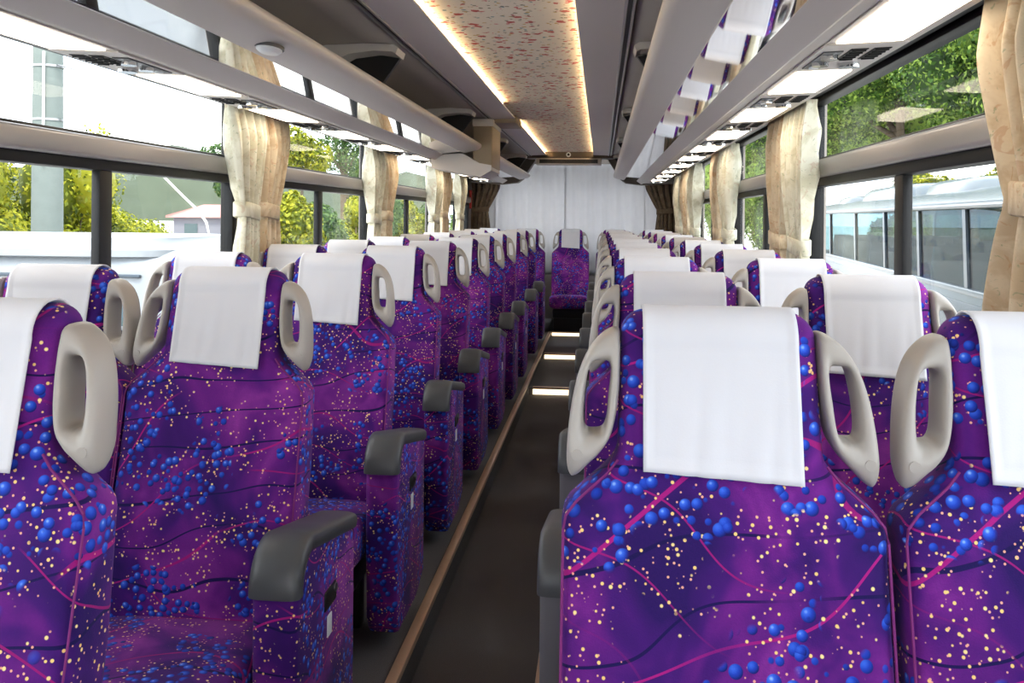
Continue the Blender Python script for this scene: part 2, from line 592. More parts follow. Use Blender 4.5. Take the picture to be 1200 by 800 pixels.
for sx, k in ((-1, 6), (1, 7)):
    bp = [(0.42, 2.135), (0.42, 2.04), (0.455, 1.99), (0.56, 1.83), (0.62, 1.785), (0.80, 1.765), (1.185, 1.785), (1.185, 2.135)]
    MB().prism([(sx * x, z) for x, z in bp], 10.22, 10.40).build('trim_%d' % k, M['brown'], kind='structure')

MB().box(-1.25, 1.25, Y0 - 0.10, Y0 - 0.04, -0.2, 0.98).box(-1.25, 1.25, Y0 - 0.10, Y0 - 0.04, 1.98, 2.2).build('wall_front', M['wallvinyl'], kind='structure')

# ceiling: printed centre panel, and the pale side panels that hide the cove lights
ce = MB()
ce.box(-0.33, 0.33, Y0, 9.64, 2.095, 2.12)
ce.build('ceiling', M['ceiling'], kind='structure')
for sx, k in ((-1, 4), (1, 5)):
    pts = [(0.252, 2.066), (0.255, 2.060), (0.41, 2.056), (0.41, 2.072), (0.262, 2.072)]
    p = MB().prism([(sx * x, z) for x, z in pts], Y0, 9.615)
    p.build('trim_%d' % k, M['panel'], kind='structure', sharp=30)
    # roof lining over the rack
    lin_pts = [(0.44, 2.068), (0.60, 2.072), (0.75, 2.066), (0.90, 2.045), (1.02, 2.005), (1.10, 1.955), (1.17, 1.885)]
    c = MB()
    c.grid([[(sx * x, y, z) for x, z in lin_pts] for y in np.linspace(Y0, 10.4, 12)])
    c.build('ceiling_side_' + ('left' if sx < 0 else 'right'), M['inner'], kind='structure', solid=0.012)
# roof skin outside
rf = MB()
rp = [(-1.25, 2.0), (-1.2, 2.22), (-0.9, 2.34), (0, 2.38), (0.9, 2.34), (1.2, 2.22), (1.25, 2.0)]
rf.grid([[(x, y, z) for x, z in rp] for y in (Y0 - 0.1, Y1)])
rf.build('roof', M['white'], kind='structure', solid=0.02)

# curtain tracks in the ceiling (aluminium channel each side)
for sx, side in ((-1, 'left'), (1, 'right')):
    t = thing('ceiling_track', 'twin aluminium track along the ceiling edge over the %s luggage rack' % side, 'track', (sx * 0.428, 0, 2.06), 'ceiling tracks')
    MB().box(-0.020, 0.020, Y0, 9.61, 0.000, 0.012).build('channel', M['dark'], t)
    for dx in (-0.014, 0.012):
        MB().box(dx - 0.005, dx + 0.005, Y0, 9.61, -0.009, 0.006, 0.002).build('rail', M['alu'], t)

# warm cove lights beside the printed panel
def cove(sx, ya, yb, label):
    t = thing('cove_light', label, 'light strip', (sx * 0.275, ya, 2.075), 'ceiling cove lights')
    MB().box(-0.010, 0.010, 0, yb - ya, 0, 0.008).build('led_tape', M['led'], t)
    MB().box(-0.014, 0.014, 0, yb - ya, -0.003, 0.0).build('base', M['alu'], t)
cove(-1, Y0, 5.45, 'warm glowing strip left of the printed ceiling panel, the long front run')
cove(-1, 6.50, 9.60, 'warm glowing strip left of the printed ceiling panel, short run behind the taupe column')
cove(1, Y0, 9.60, 'warm glowing strip along the right edge of the printed ceiling panel')

# ------------------------------------------------------------------ luggage racks
def strip_z(x):                 # underside of the service strip
    return 1.7815 + (abs(x) - 0.812) * 0.045

def rack(sx, ya, yb, label):
    t = thing('luggage_rack', label, 'luggage rack', (0, ya, 0), 'overhead luggage racks')
    L = yb - ya
    def pr(name, pts, mat, y0=0.0, y1=None, sharp=28):
        return MB().prism([(sx * x, z) for x, z in pts], y0, L if y1 is None else y1).build(name, mat, t, sharp)
    pr('shelf', [(0.60, 1.826), (0.739, 1.822), (0.812, 1.800), (1.172, 1.872), (1.172, 1.884), (0.75, 1.856), (0.60, 1.852)], M['inner'])
    lip = [(0.474, 1.866), (0.476, 1.876), (0.483, 1.883), (0.493, 1.885), (0.503, 1.881), (0.53, 1.862), (0.60, 1.852), (0.602, 1.822), (0.596, 1.818), (0.50, 1.838), (0.484, 1.848), (0.477, 1.857)]
    pr('lip', lip, M['trim'], sharp=40)
    pr('underside_mirror', [(0.602, 1.8225), (0.739, 1.8095), (0.739, 1.8115), (0.602, 1.8245)], M['mirror'], 0.02, L - 0.02)
    pr('beam', [(0.739, 1.8185), (0.739, 1.808), (0.748, 1.802), (0.786, 1.775), (0.797, 1.772), (0.812, 1.7805), (0.812, 1.799)], M['trim'], sharp=40)
    pr('service_panel', [(0.812, strip_z(0.812)), (1.042, strip_z(1.042)), (1.048, 1.796), (1.050, 1.803), (0.812, 1.790)], M['trim'])
    pr('cornice', [(1.042, 1.801), (1.050, 1.799), (1.058, 1.836), (1.172, 1.858), (1.172, 1.868), (1.052, 1.842)], M['rubber'])
    return t
rack(-1, Y0, 6.02, 'long grey luggage rack above the left windows, in front of the taupe column')
rack(-1, 6.50, 10.215, 'short grey luggage rack above the left windows, behind the taupe column')
rack(1, Y0, 10.215, 'unbroken grey luggage rack above the right windows')

# lit panels and air/reading modules let into the strip
ORD = ['first', 'second', 'third', 'fourth', 'fifth', 'sixth', 'seventh', 'eighth', 'ninth', 'tenth', 'eleventh']
def on_strip(sx, xi, d):
    x = xi
    return (sx * x, strip_z(x) - d)
def strip_box(mb, sx, xa, xb, y0, y1, da, db):
    """slab lying on the sloped strip, from depth da to db below it"""
    pts = [(sx * xa, strip_z(xa) - da), (sx * xb, strip_z(xb) - da), (sx * xb, strip_z(xb) - db), (sx * xa, strip_z(xa) - db)]
    return mb.prism(pts, y0, y1)
for sx, side in ((-1, 'left'), (1, 'right')):
    for k in range(10):
        yc = 1.85 + 0.8174 * k
        if yc > 10.0:
            break
        if sx < 0 and 6.0 < yc - 0.2 < 6.5:
            pass
        t = thing('ceiling_lamp', 'lit warm-white lamp panel over the %s windows, %s from the front' % (side, ORD[k]), 'ceiling lamp', (0, yc, 0), 'lamp panels above the %s windows' % side)
        strip_box(MB(), sx, 0.845, 1.030, -0.220, 0.220, 0.0008, 0.004).build('frame', M['trim'], t)
        strip_box(MB(), sx, 0.862, 1.005, -0.205, 0.205, 0.004, 0.008).build('diffuser', M['lamp'], t)
        ym = yc + 0.4087
        if ym > 9.9:
            continue
        t = thing('air_vent_module', 'grey air vent and reading lamp module over the %s windows, %s from the front' % (side, ORD[k]), 'air vent', (0, ym, 0), 'vent modules above the %s windows' % side)
        strip_box(MB(), sx, 0.845, 1.030, -0.175, 0.175, 0.0008, 0.006).build('plate', M['trim'], t)
        for (xa, xb) in ((0.918, 0.957), (0.970, 1.009)):
            g = MB()
            strip_box(g, sx, xa, xb, -0.12, 0.02, 0.006, 0.008)
            for q in range(5):
                yq = -0.112 + q * 0.029
                strip_box(g, sx, xa + 0.004, xb - 0.004, yq, yq + 0.004, 0.008, 0.012)
            g.build('vent_grille', M['dark'], t)
        n = MB()
        strip_box(n, sx, 0.860, 0.905, -0.10, 0.13, 0.006, 0.009)
        n.build('control_strip', M['armcap'], t)
        for yq in (-0.06, 0.03):
            x, z = on_strip(sx, 0.882, 0.014)
            MB().disc((x, yq, z), 'z', 0.020, 0.012).build('air_nozzle', M['chrome'], t)
        x, z = on_strip(sx, 0.882, 0.011)
        MB().disc((x, 0.10, z), 'z', 0.012, 0.008).build('call_button', M['white'], t)
        x, z = on_strip(sx, 0.965, 0.012)
        MB().disc((x, 0.085, z), 'z', 0.026, 0.012).build('reading_lens', M['chrome'], t)

# moulded dividers inside the racks
def divider(sx, y, label):
    t = thing('rack_divider', label, 'rack divider', (0, y, 0), 'moulded rack dividers')
    top = [(0.462, 2.045), (0.48, 2.058), (0.60, 2.064), (0.75, 2.058), (0.90, 2.036), (1.00, 2.005)]
    bot = [(0.470, 2.020), (0.485, 2.030), (0.56, 2.034), (0.66, 2.022), (0.73, 1.985), (0.775, 1.90)]
    # swept hood: the top band comes forward to the camera, the back leans away
    hood = MB()
    def ring(dx, y_):
        pts = top + [(1.06, 1.96), (1.06, 1.895), (0.775, 1.87)] + list(reversed(bot))
        return [(sx * x, y_, z) for x, z in pts]
    hood.loft([ring(0, -0.11), ring(0, 0.03)])
    hood.build('hood', M['trim'], t, 30)
    face = [(0.478, 2.022), (0.56, 2.036), (0.67, 2.024), (0.735, 1.987), (0.785, 1.90), (0.785, 1.862), (0.60, 1.862), (0.55, 1.92)]
    MB().prism([(sx * x, z) for x, z in face], 0.0, 0.028).build('recessed_face', M['dark'], t)
for sx, side in ((-1, 'left'), (1, 'right')):
    for k, y in enumerate((1.45, 3.55, 5.62, 7.65, 9.60)):
        divider(sx, y, 'moulded divider inside the %s luggage rack, %s from the front' % (side, ORD[k]))

# taupe column between the two left racks
t = thing('rack_column', 'taupe boxed column joining the two left luggage racks to the ceiling', 'column', (-0.46, 6.02, 0))
MB().box(-0.075, 0.060, 0.0, 0.48, 1.72, 2.056, 0.012, 3).build('shaft', M['taupe'], t)
MB().box(-0.080, 0.066, -0.006, 0.485, 2.000, 2.054, 0.010, 2).build('collar', M['trim'], t)
br = MB().prism([(0.055, 1.735), (0.055, 1.70), (-0.02, 1.655), (-0.36, 1.715), (-0.36, 1.80), (-0.14, 1.815), (-0.03, 1.75)], -0.01, 0.49)
br.build('bracket', M['trim'], t, 40)
MB().box(0.055, 0.215, 0.06, 0.47, 2.030, 2.085, 0.006).build('ceiling_arm', M['taupe'], t)

# rear air outlet and smoke sensor
t = thing('air_conditioner_outlet', 'long slotted air outlet above the white rear curtain', 'air vent', (-0.015, 9.63, 1.957))
MB().box(-0.355, 0.355, 0.0, 0.18, 0.0, 0.072, 0.010).build('housing', M['trim'], t)
g = MB()
g.box(-0.315, 0.315, -0.006, 0.004, 0.016, 0.058)
g.build('slot', M['dark'], t)
g = MB()
for k in range(3):
    g.box(-0.315, 0.315, -0.010, -0.002, 0.022 + k * 0.013, 0.026 + k * 0.013)
g.build('louvre', M['armcap'], t)
t = thing('round_sensor', 'small white round sensor on the brown header above the rear air outlet', 'sensor', (-0.015, 9.615, 2.065))
MB().disc((0, -0.004, 0), 'y', 0.026, 0.016, 20).build('housing', M['white'], t)
MB().disc((0, -0.013, 0), 'y', 0.013, 0.006, 16).build('lens', M['dark'], t)
# small lens under the left lip
t = thing('reading_lens', 'small white oval lamp lens under the left luggage rack lip', 'lamp', (-0.545, 2.30, 1.826))
MB().loft([[(0.03 * math.cos(a) * s, 0.055 * math.sin(a) * s, z) for a in np.linspace(0, 2 * PI, 20, endpoint=False)] for s, z in ((1.0, 0.004), (1.0, -0.006), (0.7, -0.014))]).build('lens', M['white'], t)
MB().loft([[(0.036 * math.cos(a) * s, 0.062 * math.sin(a) * s, z) for a in np.linspace(0, 2 * PI, 20, endpoint=False)] for s, z in ((1.0, 0.006), (1.0, -0.002))]).build('bezel', M['armcap'], t)

# ------------------------------------------------------------------ curtains
def drape(sx, yc, w_top, w_tie, w_bot, ztie, mat, label, shift=0.0, x=1.098, cat='curtain', pleats=5, seed=0, z0=0.90, z1=1.822, amp=0.034, group='tied window curtains', name='window_curtain', along='y', dark=None):
    t = thing(name, label, cat, (0, 0, 0), group)
    r = random.Random(seed)
    ph = r.random() * 6
    NZ, NU = 44, 110
    rows = []
    def width(z):
        if z >= ztie:
            k = (z - ztie) / (z1 - ztie)
            return w_tie + (w_top - w_tie) * (k ** 0.75)
        k = (ztie - z) / (ztie - z0)
        return w_tie + (w_bot - w_tie) * (k ** 0.8)
    for i in range(NZ + 1):
        z = z0 + (z1 - z0) * i / NZ
        w = width(z)
        k = min(1.0, abs(z - ztie) / 0.25)
        a = amp * (0.45 + 0.55 * k)
        c = yc + shift * (1 - k) if z >= ztie else yc + shift
        low = max(0.0, min(1.0, (ztie - 0.02 - z) / 0.22)) if along == 'y' else 0.0
        a *= (1 - 0.35 * low) * (1 - 0.35 * max(0.0, min(1.0, (z - 1.70) / 0.10)))
        xo = x + 0.012 * low
        row = []
        for j in range(NU + 1):
            u = j / NU
            q_ = 2 * PI * pleats * u + ph + 0.7 * math.sin(2.2 * z + ph) + 0.9 * math.sin(5 * u + ph)
            s = 1.5 * (1 - abs(math.sin(q_ / 2)) ** 0.7 * 2) + 0.3 * math.sin(2 * PI * (pleats * 1.7) * u + 2 * ph + 1.5 * z)
            p = c + (u - 0.5) * w + 0.006 * math.sin(5 * z + 9 * u)
            row.append((sx * (xo + a * s), p, z) if along == 'y' else (p, xo + a * s, z))
        rows.append(row)
    MB().grid(rows).build('drape', mat, t, 180, solid=0.003)
    # tieback: a closed band hugging the gathered cloth
    band = []
    wt_, d = w_tie / 2 + 0.006, amp * 0.75 + 0.008
    yc_ = yc + shift
    for (dz, g) in ((-0.030, 0.0), (-0.026, 0.004), (0.026, 0.004), (0.030, 0.0)):
        ring = []
        for q in range(28):
            cx, cy = sup(2 * PI * q / 28, 3)
            p1 = yc_ + cx * (wt_ + g)
            p2 = x + cy * (d + g)
            zz = ztie + dz + 0.010 * cx * (1 if sx > 0 else -1)
            ring.append((sx * p2, p1, zz) if along == 'y' else (p1, p2, zz))
        band.append(ring)
    MB().loft(band, cap=False).build('tieback', dark or mat, t, 50, solid=0.003)
    return t
B_, P_ = M['cur_beige'], M['cur_pale']
# left side: pillar 1, 2, 3, rear corner
drape(-1, 3.46, 0.33, 0.15, 0.25, 1.395, P_, 'pale floral curtain tied back at the rear edge of the nearest left window', 0.05, seed=1)
drape(-1, 3.75, 0.33, 0.16, 0.28, 1.395, B_, 'beige curtain beside the pale one, between the two nearest left windows', -0.02, seed=2)
drape(-1, 5.54, 0.32, 0.16, 0.27, 1.36, P_, 'pale floral curtain tied back at the rear edge of the second left window', 0.02, seed=3)
drape(-1, 5.90, 0.34, 0.16, 0.29, 1.38, B_, 'beige curtain lit by a lamp, front edge of the third left window', -0.02, seed=4)
drape(-1, 7.58, 0.34, 0.24, 0.30, 1.36, P_, 'pale curtain at the rear edge of the third left window', 0.02, seed=5)
drape(-1, 8.05, 0.40, 0.26, 0.34, 1.40, B_, 'beige curtain behind the third left window, beside a red tag', 0.0, seed=6)
drape(-1, 9.02, 0.50, 0.24, 0.34, 1.38, P_, 'pale narrow curtain just before the brown left corner curtain', 0.0, seed=7)
# right side
drape(1, 1.53, 0.50, 0.34, 0.72, 1.415, B_, 'large beige curtain at the front edge of the nearest right window', 0.0, seed=11, pleats=5, amp=0.032)
drape(1, 3.49, 0.37, 0.20, 0.33, 1.285, P_, 'floral curtain tied back at the rear edge of the nearest right window', 0.02, seed=12, amp=0.026)
drape(1, 3.87, 0.42, 0.20, 0.48, 1.30, B_, 'beige curtain lit from above, front edge of the second right window', 0.04, seed=13, amp=0.026)
drape(1, 5.39, 0.40, 0.22, 0.36, 1.30, P_, 'floral curtain tied back at the rear edge of the second right window', 0.0, seed=14)
drape(1, 5.80, 0.44, 0.24, 0.44, 1.30, B_, 'beige curtain at the front edge of the third right window', 0.02, seed=15)
drape(1, 7.30, 0.44, 0.24, 0.38, 1.29, P_, 'pale curtain at the rear edge of the third right window', 0.0, seed=16)
drape(1, 7.88, 0.52, 0.34, 0.44, 1.29, B_, 'beige curtain at the front edge of the rearmost right window', 0.0, seed=17)
drape(1, 8.73, 0.40, 0.28, 0.34, 1.29, P_, 'pale curtain before the brown right corner curtain', 0.0, seed=18)
# brown curtains across the rear corners
drape(1, -1.02, 0.40, 0.20, 0.30, 1.47, M['cur_brown'], 'dark brown curtain tied back in the left rear corner', -0.07, x=10.45, along='x', seed=21, z1=1.90, group='brown rear corner curtains', amp=0.02)
drape(1, 1.02, 0.40, 0.20, 0.30, 1.47, M['cur_brown'], 'dark brown curtain tied back in the right rear corner', 0.07, x=10.45, along='x', seed=22, z1=1.90, group='brown rear corner curtains', amp=0.02)

# white curtain across the rear window: four hanging lengths
spans = [(-1.17, -0.93, 'narrow white curtain length at the left end of the rear window'),
         (-0.945, -0.078, 'wide white rear curtain length left of the centre seam'),
         (-0.10, 0.862, 'wide white rear curtain length right of the centre seam'),
         (0.846, 1.17, 'narrow white curtain length at the right end of the rear window')]
for k, (xa, xb, lab) in enumerate(spans):
    rows = []
    r = random.Random(40 + k)
    ph = [r.random() * 6 for _ in range(4)]
    NU = max(12, int((xb - xa) * 90))
    for i in range(25):
        z = 0.70 + (2.03 - 0.70) * i / 24
        row = []
        for j in range(NU + 1):
            x = xa + (xb - xa) * j / NU
            y = 10.70 + 0.03 * (k % 2) + 0.010 * math.sin(x * 34 + ph[0] + 0.5 * math.sin(2 * z)) + 0.006 * math.sin(x * 71 + ph[1] + z) + 0.008 * math.sin(x * 13 + ph[2])
            row.append((x, y, z))
        rows.append(row)
    o = MB().grid(rows).build('rear_curtain', M['backcloth'], None, 180, solid=0.003)
    tag(o, lab, 'curtain', 'white rear window curtains')

# red tag on the left rear curtain
t = thing('emergency_hammer', 'small red object hanging beside the left curtain near the rear', 'emergency tool', (-1.175, 10.28, 1.58))
MB().box(-0.012, 0.012, -0.03, 0.03, -0.10, 0.10, 0.006).build('handle', M['red'], t)
MB().box(-0.014, 0.014, -0.05, 0.05, 0.085, 0.115, 0.004).build('head', M['red'], t)

# ------------------------------------------------------------------ seats
HT = 1.252                     # top of the head part
LEAN = 0.24
def yf(z):
    return -(1.256 - z) * LEAN
def half_w(z):
    if z < 0.975:
        return 0.211 - 0.006 * max(0, (0.60 - z) / 0.15)
    if z < 1.07:
        k = (z - 0.975) / 0.095
        k = k * k * (3 - 2 * k)
        return 0.211 + (0.136 - 0.211) * k
    r = 0.036
    if z < HT - r:
        return 0.136 - 0.003 * (z - 1.07) / 0.145
    return 0.133 - r + math.sqrt(max(0.0, r * r - (z - (HT - r)) ** 2))
def thick(z):
    base = 0.135 if z < 0.8 else 0.135 - 0.045 * min(1, (z - 0.8) / 0.28)
    r = 0.045
    if z > HT - r:
        base *= math.sqrt(max(0.0, 1 - ((z - (HT - r)) / r) ** 2))
    if z < 0.53:
        base *= 0.8
    return max(base, 0.002)
def mid_y(z):
    b = 0.135 if z < 0.8 else 0.135 - 0.045 * min(1, (z - 0.8) / 0.28)
    return yf(z) + b / 2

def build_backrest(parent):
    zs = list(np.linspace(0.48, 0.95, 14)) + list(np.linspace(0.965, 1.08, 12)) + list(np.linspace(1.095, HT - 0.045, 8)) + [HT - 0.045 + 0.045 * math.sin(a) for a in np.linspace(0.12, PI / 2 - 0.06, 9)]
    rings = []
    for z in zs:
        hw, th, my = half_w(z), thick(z), mid_y(z)
        ring = []
        for q in range(48):
            cx, cy = sup(2 * PI * q / 48, 5 if z < 1.0 else 4)
            y = my + cy * th / 2
            if cy < 0:                                   # soft bolsters and a padded middle
                f = -cy
                y -= f * (0.010 * (abs(cx) ** 5) * (1 if z < 1.0 else 0) + 0.012 * math.exp(-((z - 0.70) / 0.10) ** 2))
            ring.append((cx * hw, y, z))
        rings.append(ring)
    MB().loft(rings).build('backrest', M['fabric'], parent, 60)

def build_cover(parent, seed=0):
    r = random.Random(seed)
    ph = r.random() * 6
    tilt = 0.012
    path = []
    zb = 1.043
    for i in range(22):
        z = zb + (HT - 0.045 - zb) * i / 21
        path.append((mid_y(z) - (thick(z) / 2 + 0.005), z))
    yc, zc, rr = mid_y(HT - 0.045), HT - 0.045, 0.0505
    for a in np.linspace(0.15, PI - 0.1, 14):
        path.append((yc - rr * math.cos(a), zc + rr * math.sin(a)))
    for i in range(10):
        z = HT - 0.05 - 0.016 * i
        path.append((mid_y(z) + thick(z) / 2 + 0.005, z))
    rows = []
    hw = 0.103
    NU = 36
    for i, (y, z) in enumerate(path):
        k = max(0.0, 1 - i / 21.0)
        row = []
        for j in range(NU + 1):
            u = j / NU
            x = (u * 2 - 1) * hw
            e = min(u, 1 - u) * 2 * hw
            rip = k * (0.0022 * math.sin(13 * u + ph) + 0.0012 * math.sin(27 * u + 2 * ph + 3 * k))
            hem = -0.0022 if (e < 0.006 or i < 2) else 0.0
            out = -1 if i < 28 else 1
            yy = y + out * abs(rip) + out * (-hem)
            zz = z - (tilt * (u - 0.5) * k if i < 22 else 0)
            row.append((x, yy - 0.003 * k, zz))
        rows.append(row)
    MB().grid(rows).build('headrest_cover', M['cover'], parent, 180, solid=0.0025)

def build_handle(parent, s):
    O = [(0.136, 1.226), (0.152, 1.222), (0.172, 1.203), (0.188, 1.172), (0.198, 1.135), (0.204, 1.09), (0.2055, 1.05), (0.200, 1.030), (0.190, 1.032), (0.176, 1.046), (0.160, 1.063), (0.146, 1.085), (0.138, 1.115), (0.134, 1.150), (0.133, 1.185), (0.133, 1.212)]
    def smooth_loop(P, n):
        m = len(P)
        out = []
        for i in range(n):
            f = i / n * m
            a = int(f); u = f - a
            p0, p1, p2, p3 = (P[(a + d) % m] for d in (-1, 0, 1, 2))
            out.append(tuple(0.5 * (2 * p1[c] + (p2[c] - p0[c]) * u + (2 * p0[c] - 5 * p1[c] + 4 * p2[c] - p3[c]) * u * u + (3 * p1[c] - p0[c] - 3 * p2[c] + p3[c]) * u ** 3) for c in (0, 1)))
        return out
    n = 56
    Oc = smooth_loop(O, n)
    # rounded slot, drawn so that each point faces its outer point
    cx, cz, tiltx = 0.1655, 1.136, -0.06
    sl = []
    N2 = 240
    for q in range(N2):
        a = 2 * PI * q / N2
        c, s2 = sup(a, 4.2)
        z = cz + 0.047 * s2
        x = cx + 0.0165 * c + tiltx * (z - cz) - 0.003 * (s2 > 0) * s2
        sl.append((x, z))
    Ic = []
    for (ox, oz) in Oc:
        Ic.append(min(sl, key=lambda p: math.atan2(abs(math.sin(math.atan2((p[1] - cz) / 2.6, p[0] - cx) - math.atan2((oz - cz) / 2.3, ox - cx - 0.004))), math.cos(math.atan2((p[1] - cz) / 2.6, p[0] - cx) - math.atan2((oz - cz) / 2.3, ox - cx - 0.004)))))
    rings = []
    for (ox, oz), (ix, iz) in zip(Oc, Ic):
        mx, mz = (ox + ix) / 2, (oz + iz) / 2
        ring = []
        for q in range(20):
            c, s2 = sup(2 * PI * q / 20, 3.2)
            x = mx + (ox - mx) * c
            z = mz + (oz - mz) * c
            hd = 0.034 if z > 1.06 else 0.034 - 0.01 * min(1, (1.06 - z) / 0.03)
            y = mid_y(z) - 0.008 + hd * s2
            ring.append((s * x, y, z))
        rings.append(ring)
    h = MB().ringloop(rings).build('grip_handle', M['handle'], parent, 60)
    z = 1.062
    MB().disc((s * 0.191, mid_y(z) - 0.008 - 0.0325, z), 'y', 0.0075, 0.004, 14).build('screw_cap', M['handle'], h)

def build_arm(parent, s, mat):
    """aisle-side arm panel; s = side (+1 towards +x)"""
    xa, xb = (0.214, 0.304) if s > 0 else (0.214, 0.288)
    ya, yb, z0, z1, sl, R = -0.365, 0.03, 0.20, 0.688, 0.20, 0.080
    def top(y):                                         # the arm rises towards its front end
        return z1 + sl * (yb - y)
    def front(a):
        y = ya + R + R * math.cos(a)
        return y, top(ya + R) - R + R * math.sin(a) + sl * (a - PI / 2) * -0.012
    def outline(g):
        pts = [(yb + g, z0 + 0.04 - g), (yb + g, z1 - 0.03 + g)]
        for a in np.linspace(0.0, PI / 2, 5):
            pts.append((yb - 0.03 + (0.03 + g) * math.cos(a), z1 - 0.03 + (0.03 + g) * math.sin(a)))
        for a in np.linspace(PI / 2, PI, 9):
            y, z = front(a)
            pts.append((y + g * math.cos(a), z + g * math.sin(a)))
        pts.append((ya - g, z1 - 0.22))
        pts.append((ya + 0.015 - g, z0 + 0.05))
        pts.append((ya + 0.05, z0 - g))
        pts.append((yb - 0.12, z0 - g))
        return pts
    rings = []
    for x, g in ((xa, -0.012), (xa + 0.004, -0.004), (xa + 0.014, 0.0), (xb - 0.014, 0.0), (xb - 0.004, -0.004), (xb, -0.012)):
        rings.append([(s * x, y, z) for y, z in outline(g)])
    arm = MB().loft(rings).build('armrest', mat, parent, 45)
    # moulded cap over the top and down the front
    pth = [(yb - 0.005, z1)] + [front(a) for a in np.linspace(PI / 2, PI, 12)]
    pth.append((ya, pth[-1][1] - 0.004))
    dense = [pth[0]] + [(pth[0][0] + (pth[1][0] - pth[0][0]) * k, pth[0][1] + (pth[1][1] - pth[0][1]) * k) for k in (0.33, 0.67)] + pth[1:]
    rings = []
    for i, (y, z) in enumerate(dense):
        a, b = dense[max(0, i - 1)], dense[min(len(dense) - 1, i + 1)]
        tx, tz = b[0] - a[0], b[1] - a[1]
        L = math.hypot(tx, tz)
        nx, nz = tz / L, -tx / L                        # outward (up / forward)
        if nz < 0 and i < 4:
            nx, nz = -nx, -nz
        dn, up = 0.030, 0.012
        ring = []
        for q in range(20):
            c, s2 = sup(2 * PI * q / 20, 3.5)
            off = (up - dn) / 2 + s2 * (up + dn) / 2
            x = (xa + xb) / 2 + c * ((xb - xa) / 2 + 0.006)
            ring.append((s * x, y + nx * off, z + nz * off))
        rings.append(ring)
    MB().loft(rings).build('armrest_cap', M['armcap'], arm, 50)
    if mat is M['fabric']:
        # seam piping, latch recess and small label on the aisle face
        pp = [(s * (xb - 0.006), y, z) for y, z in outline(-0.020)]
        MB().tube([(xb * s - s * 0.001, y, z) for y, z in outline(-0.018)][1:16], 0.0028, 6).build('piping', M['piping'], arm)
        xr = s * xb
        a, b = sorted((xr - s * 0.004, xr + s * 0.0035))
        MB().box(a, b, -0.20, -0.125, 0.565, 0.605, 0.003).build('latch', M['dark'], arm)
        MB().disc((xr + s * 0.0045, -0.135, 0.593), 'x', 0.009, 0.004, 12).build('latch_button', M['steel'], arm)
        a, b = sorted((xr - s * 0.002, xr + s * 0.0022))
        lab = MB().box(a, b, -0.180, -0.152, 0.505, 0.549, 0.001).build('label_plate', M['white'], arm)
    # foot bracket
    MB().tube([(s * 0.255, -0.10, z0 + 0.01), (s * 0.250, -0.11, 0.185), (s * 0.20, -0.13, 0.170)], 0.012, 8).build('bracket', M['steel'], arm)

def build_seat(name, arm_side=0, arm_mat=None):
    root = thing(name, 'x', 'seat')
    build_backrest(root)
    # seat cushion
    rings = []
    for y, k in [(-0.66, 0.55), (-0.655, 0.75), (-0.64, 0.92), (-0.61, 1.0), (-0.5, 1.0), (-0.35, 0.99), (-0.22, 0.97), (-0.12, 0.95)]:
        ring = []
        zt = 0.525 + 0.07 * (-(y) - 0.15)
        zc = zt - 0.075
        for q in range(32):
            c, s2 = sup(2 * PI * q / 32, 5)
            ring.append((c * 0.204, y, zc + s2 * 0.075 * k))
        rings.append(ring)
    MB().loft(rings).build('seat_cushion', M['fabric'], root, 60)
    # back shell
    rings = []
    for z in np.linspace(0.46, 0.99, 10):
        hw = half_w(z) - 0.03
        y0_, ring = mid_y(z) + thick(z) / 2 - 0.004, []
        for q in range(24):
            c, s2 = sup(2 * PI * q / 24, 4)
            ring.append((c * hw, y0_ + 0.012 + s2 * 0.014, z))
        rings.append(ring)
    MB().loft(rings).build('back_shell', M['shell'], root, 60)
    build_cover(root)
    for s in (-1, 1):
        build_handle(root, s)
        pth = [(s * (half_w(z) - 0.0035), yf(z) + 0.006, z) for z in np.linspace(0.54, 1.058, 30)]
        MB().tube(pth, 0.0019, 6).build('piping', M['piping'], root)
    b_ = MB()
    b_.box(-0.17, 0.17, -0.56, -0.12, 0.30, 0.395, 0.015)
    b_.build('seat_base', M['dark'], root)
    for yy in (-0.50, -0.18):
        MB().box(-0.16, 0.16, yy - 0.025, yy + 0.025, ZP, 0.31, 0.008).build('leg', M['dark'], root)
    if arm_side:
        build_arm(root, arm_side, arm_mat)
    remember(root)
    return root

WORDS = ['first', 'second', 'third', 'fourth', 'fifth', 'sixth', 'seventh', 'eighth', 'ninth', 'tenth']
YL = [1.162 + 0.8174 * k for k in range(8)] + [8.03, 8.98]
YR = [1.24 + 0.8174 * k for k in range(8)] + [8.00, 8.95]
seat_la = build_seat('coach_seat', 1, M['fabric'])
seat_ra = build_seat('coach_seat', -1, M['armgrey'])
seat_w = build_seat('coach_seat', 0)
used = set()
def put_seat(proto, x, y, label, group):
    o = proto if proto.name not in used else copy_tree(proto)
    used.add(proto.name)
    o.location = (x, y, 0)
    tag(o, label, 'seat', group)
for k in range(10):
    w_ = WORDS[k]
    put_seat(seat_la, -0.533 if k == 0 else -0.52, YL[k], 'purple patterned coach seat on the left of the aisle, %s row from the front' % w_, 'seats left of the aisle')
    if k > 0:
        put_seat(seat_w, -0.94, YL[k], 'purple patterned coach seat beside the left windows, %s row from the front' % w_, 'seats by the left windows')
    put_seat(seat_ra, 0.503 if k == 0 else 0.52, YR[k], 'purple patterned coach seat on the right of the aisle, %s row from the front' % w_, 'seats right of the aisle')
    put_seat(seat_w, 0.94, YR[k], 'purple patterned coach seat beside the right windows, %s row from the front' % w_, 'seats by the right windows')
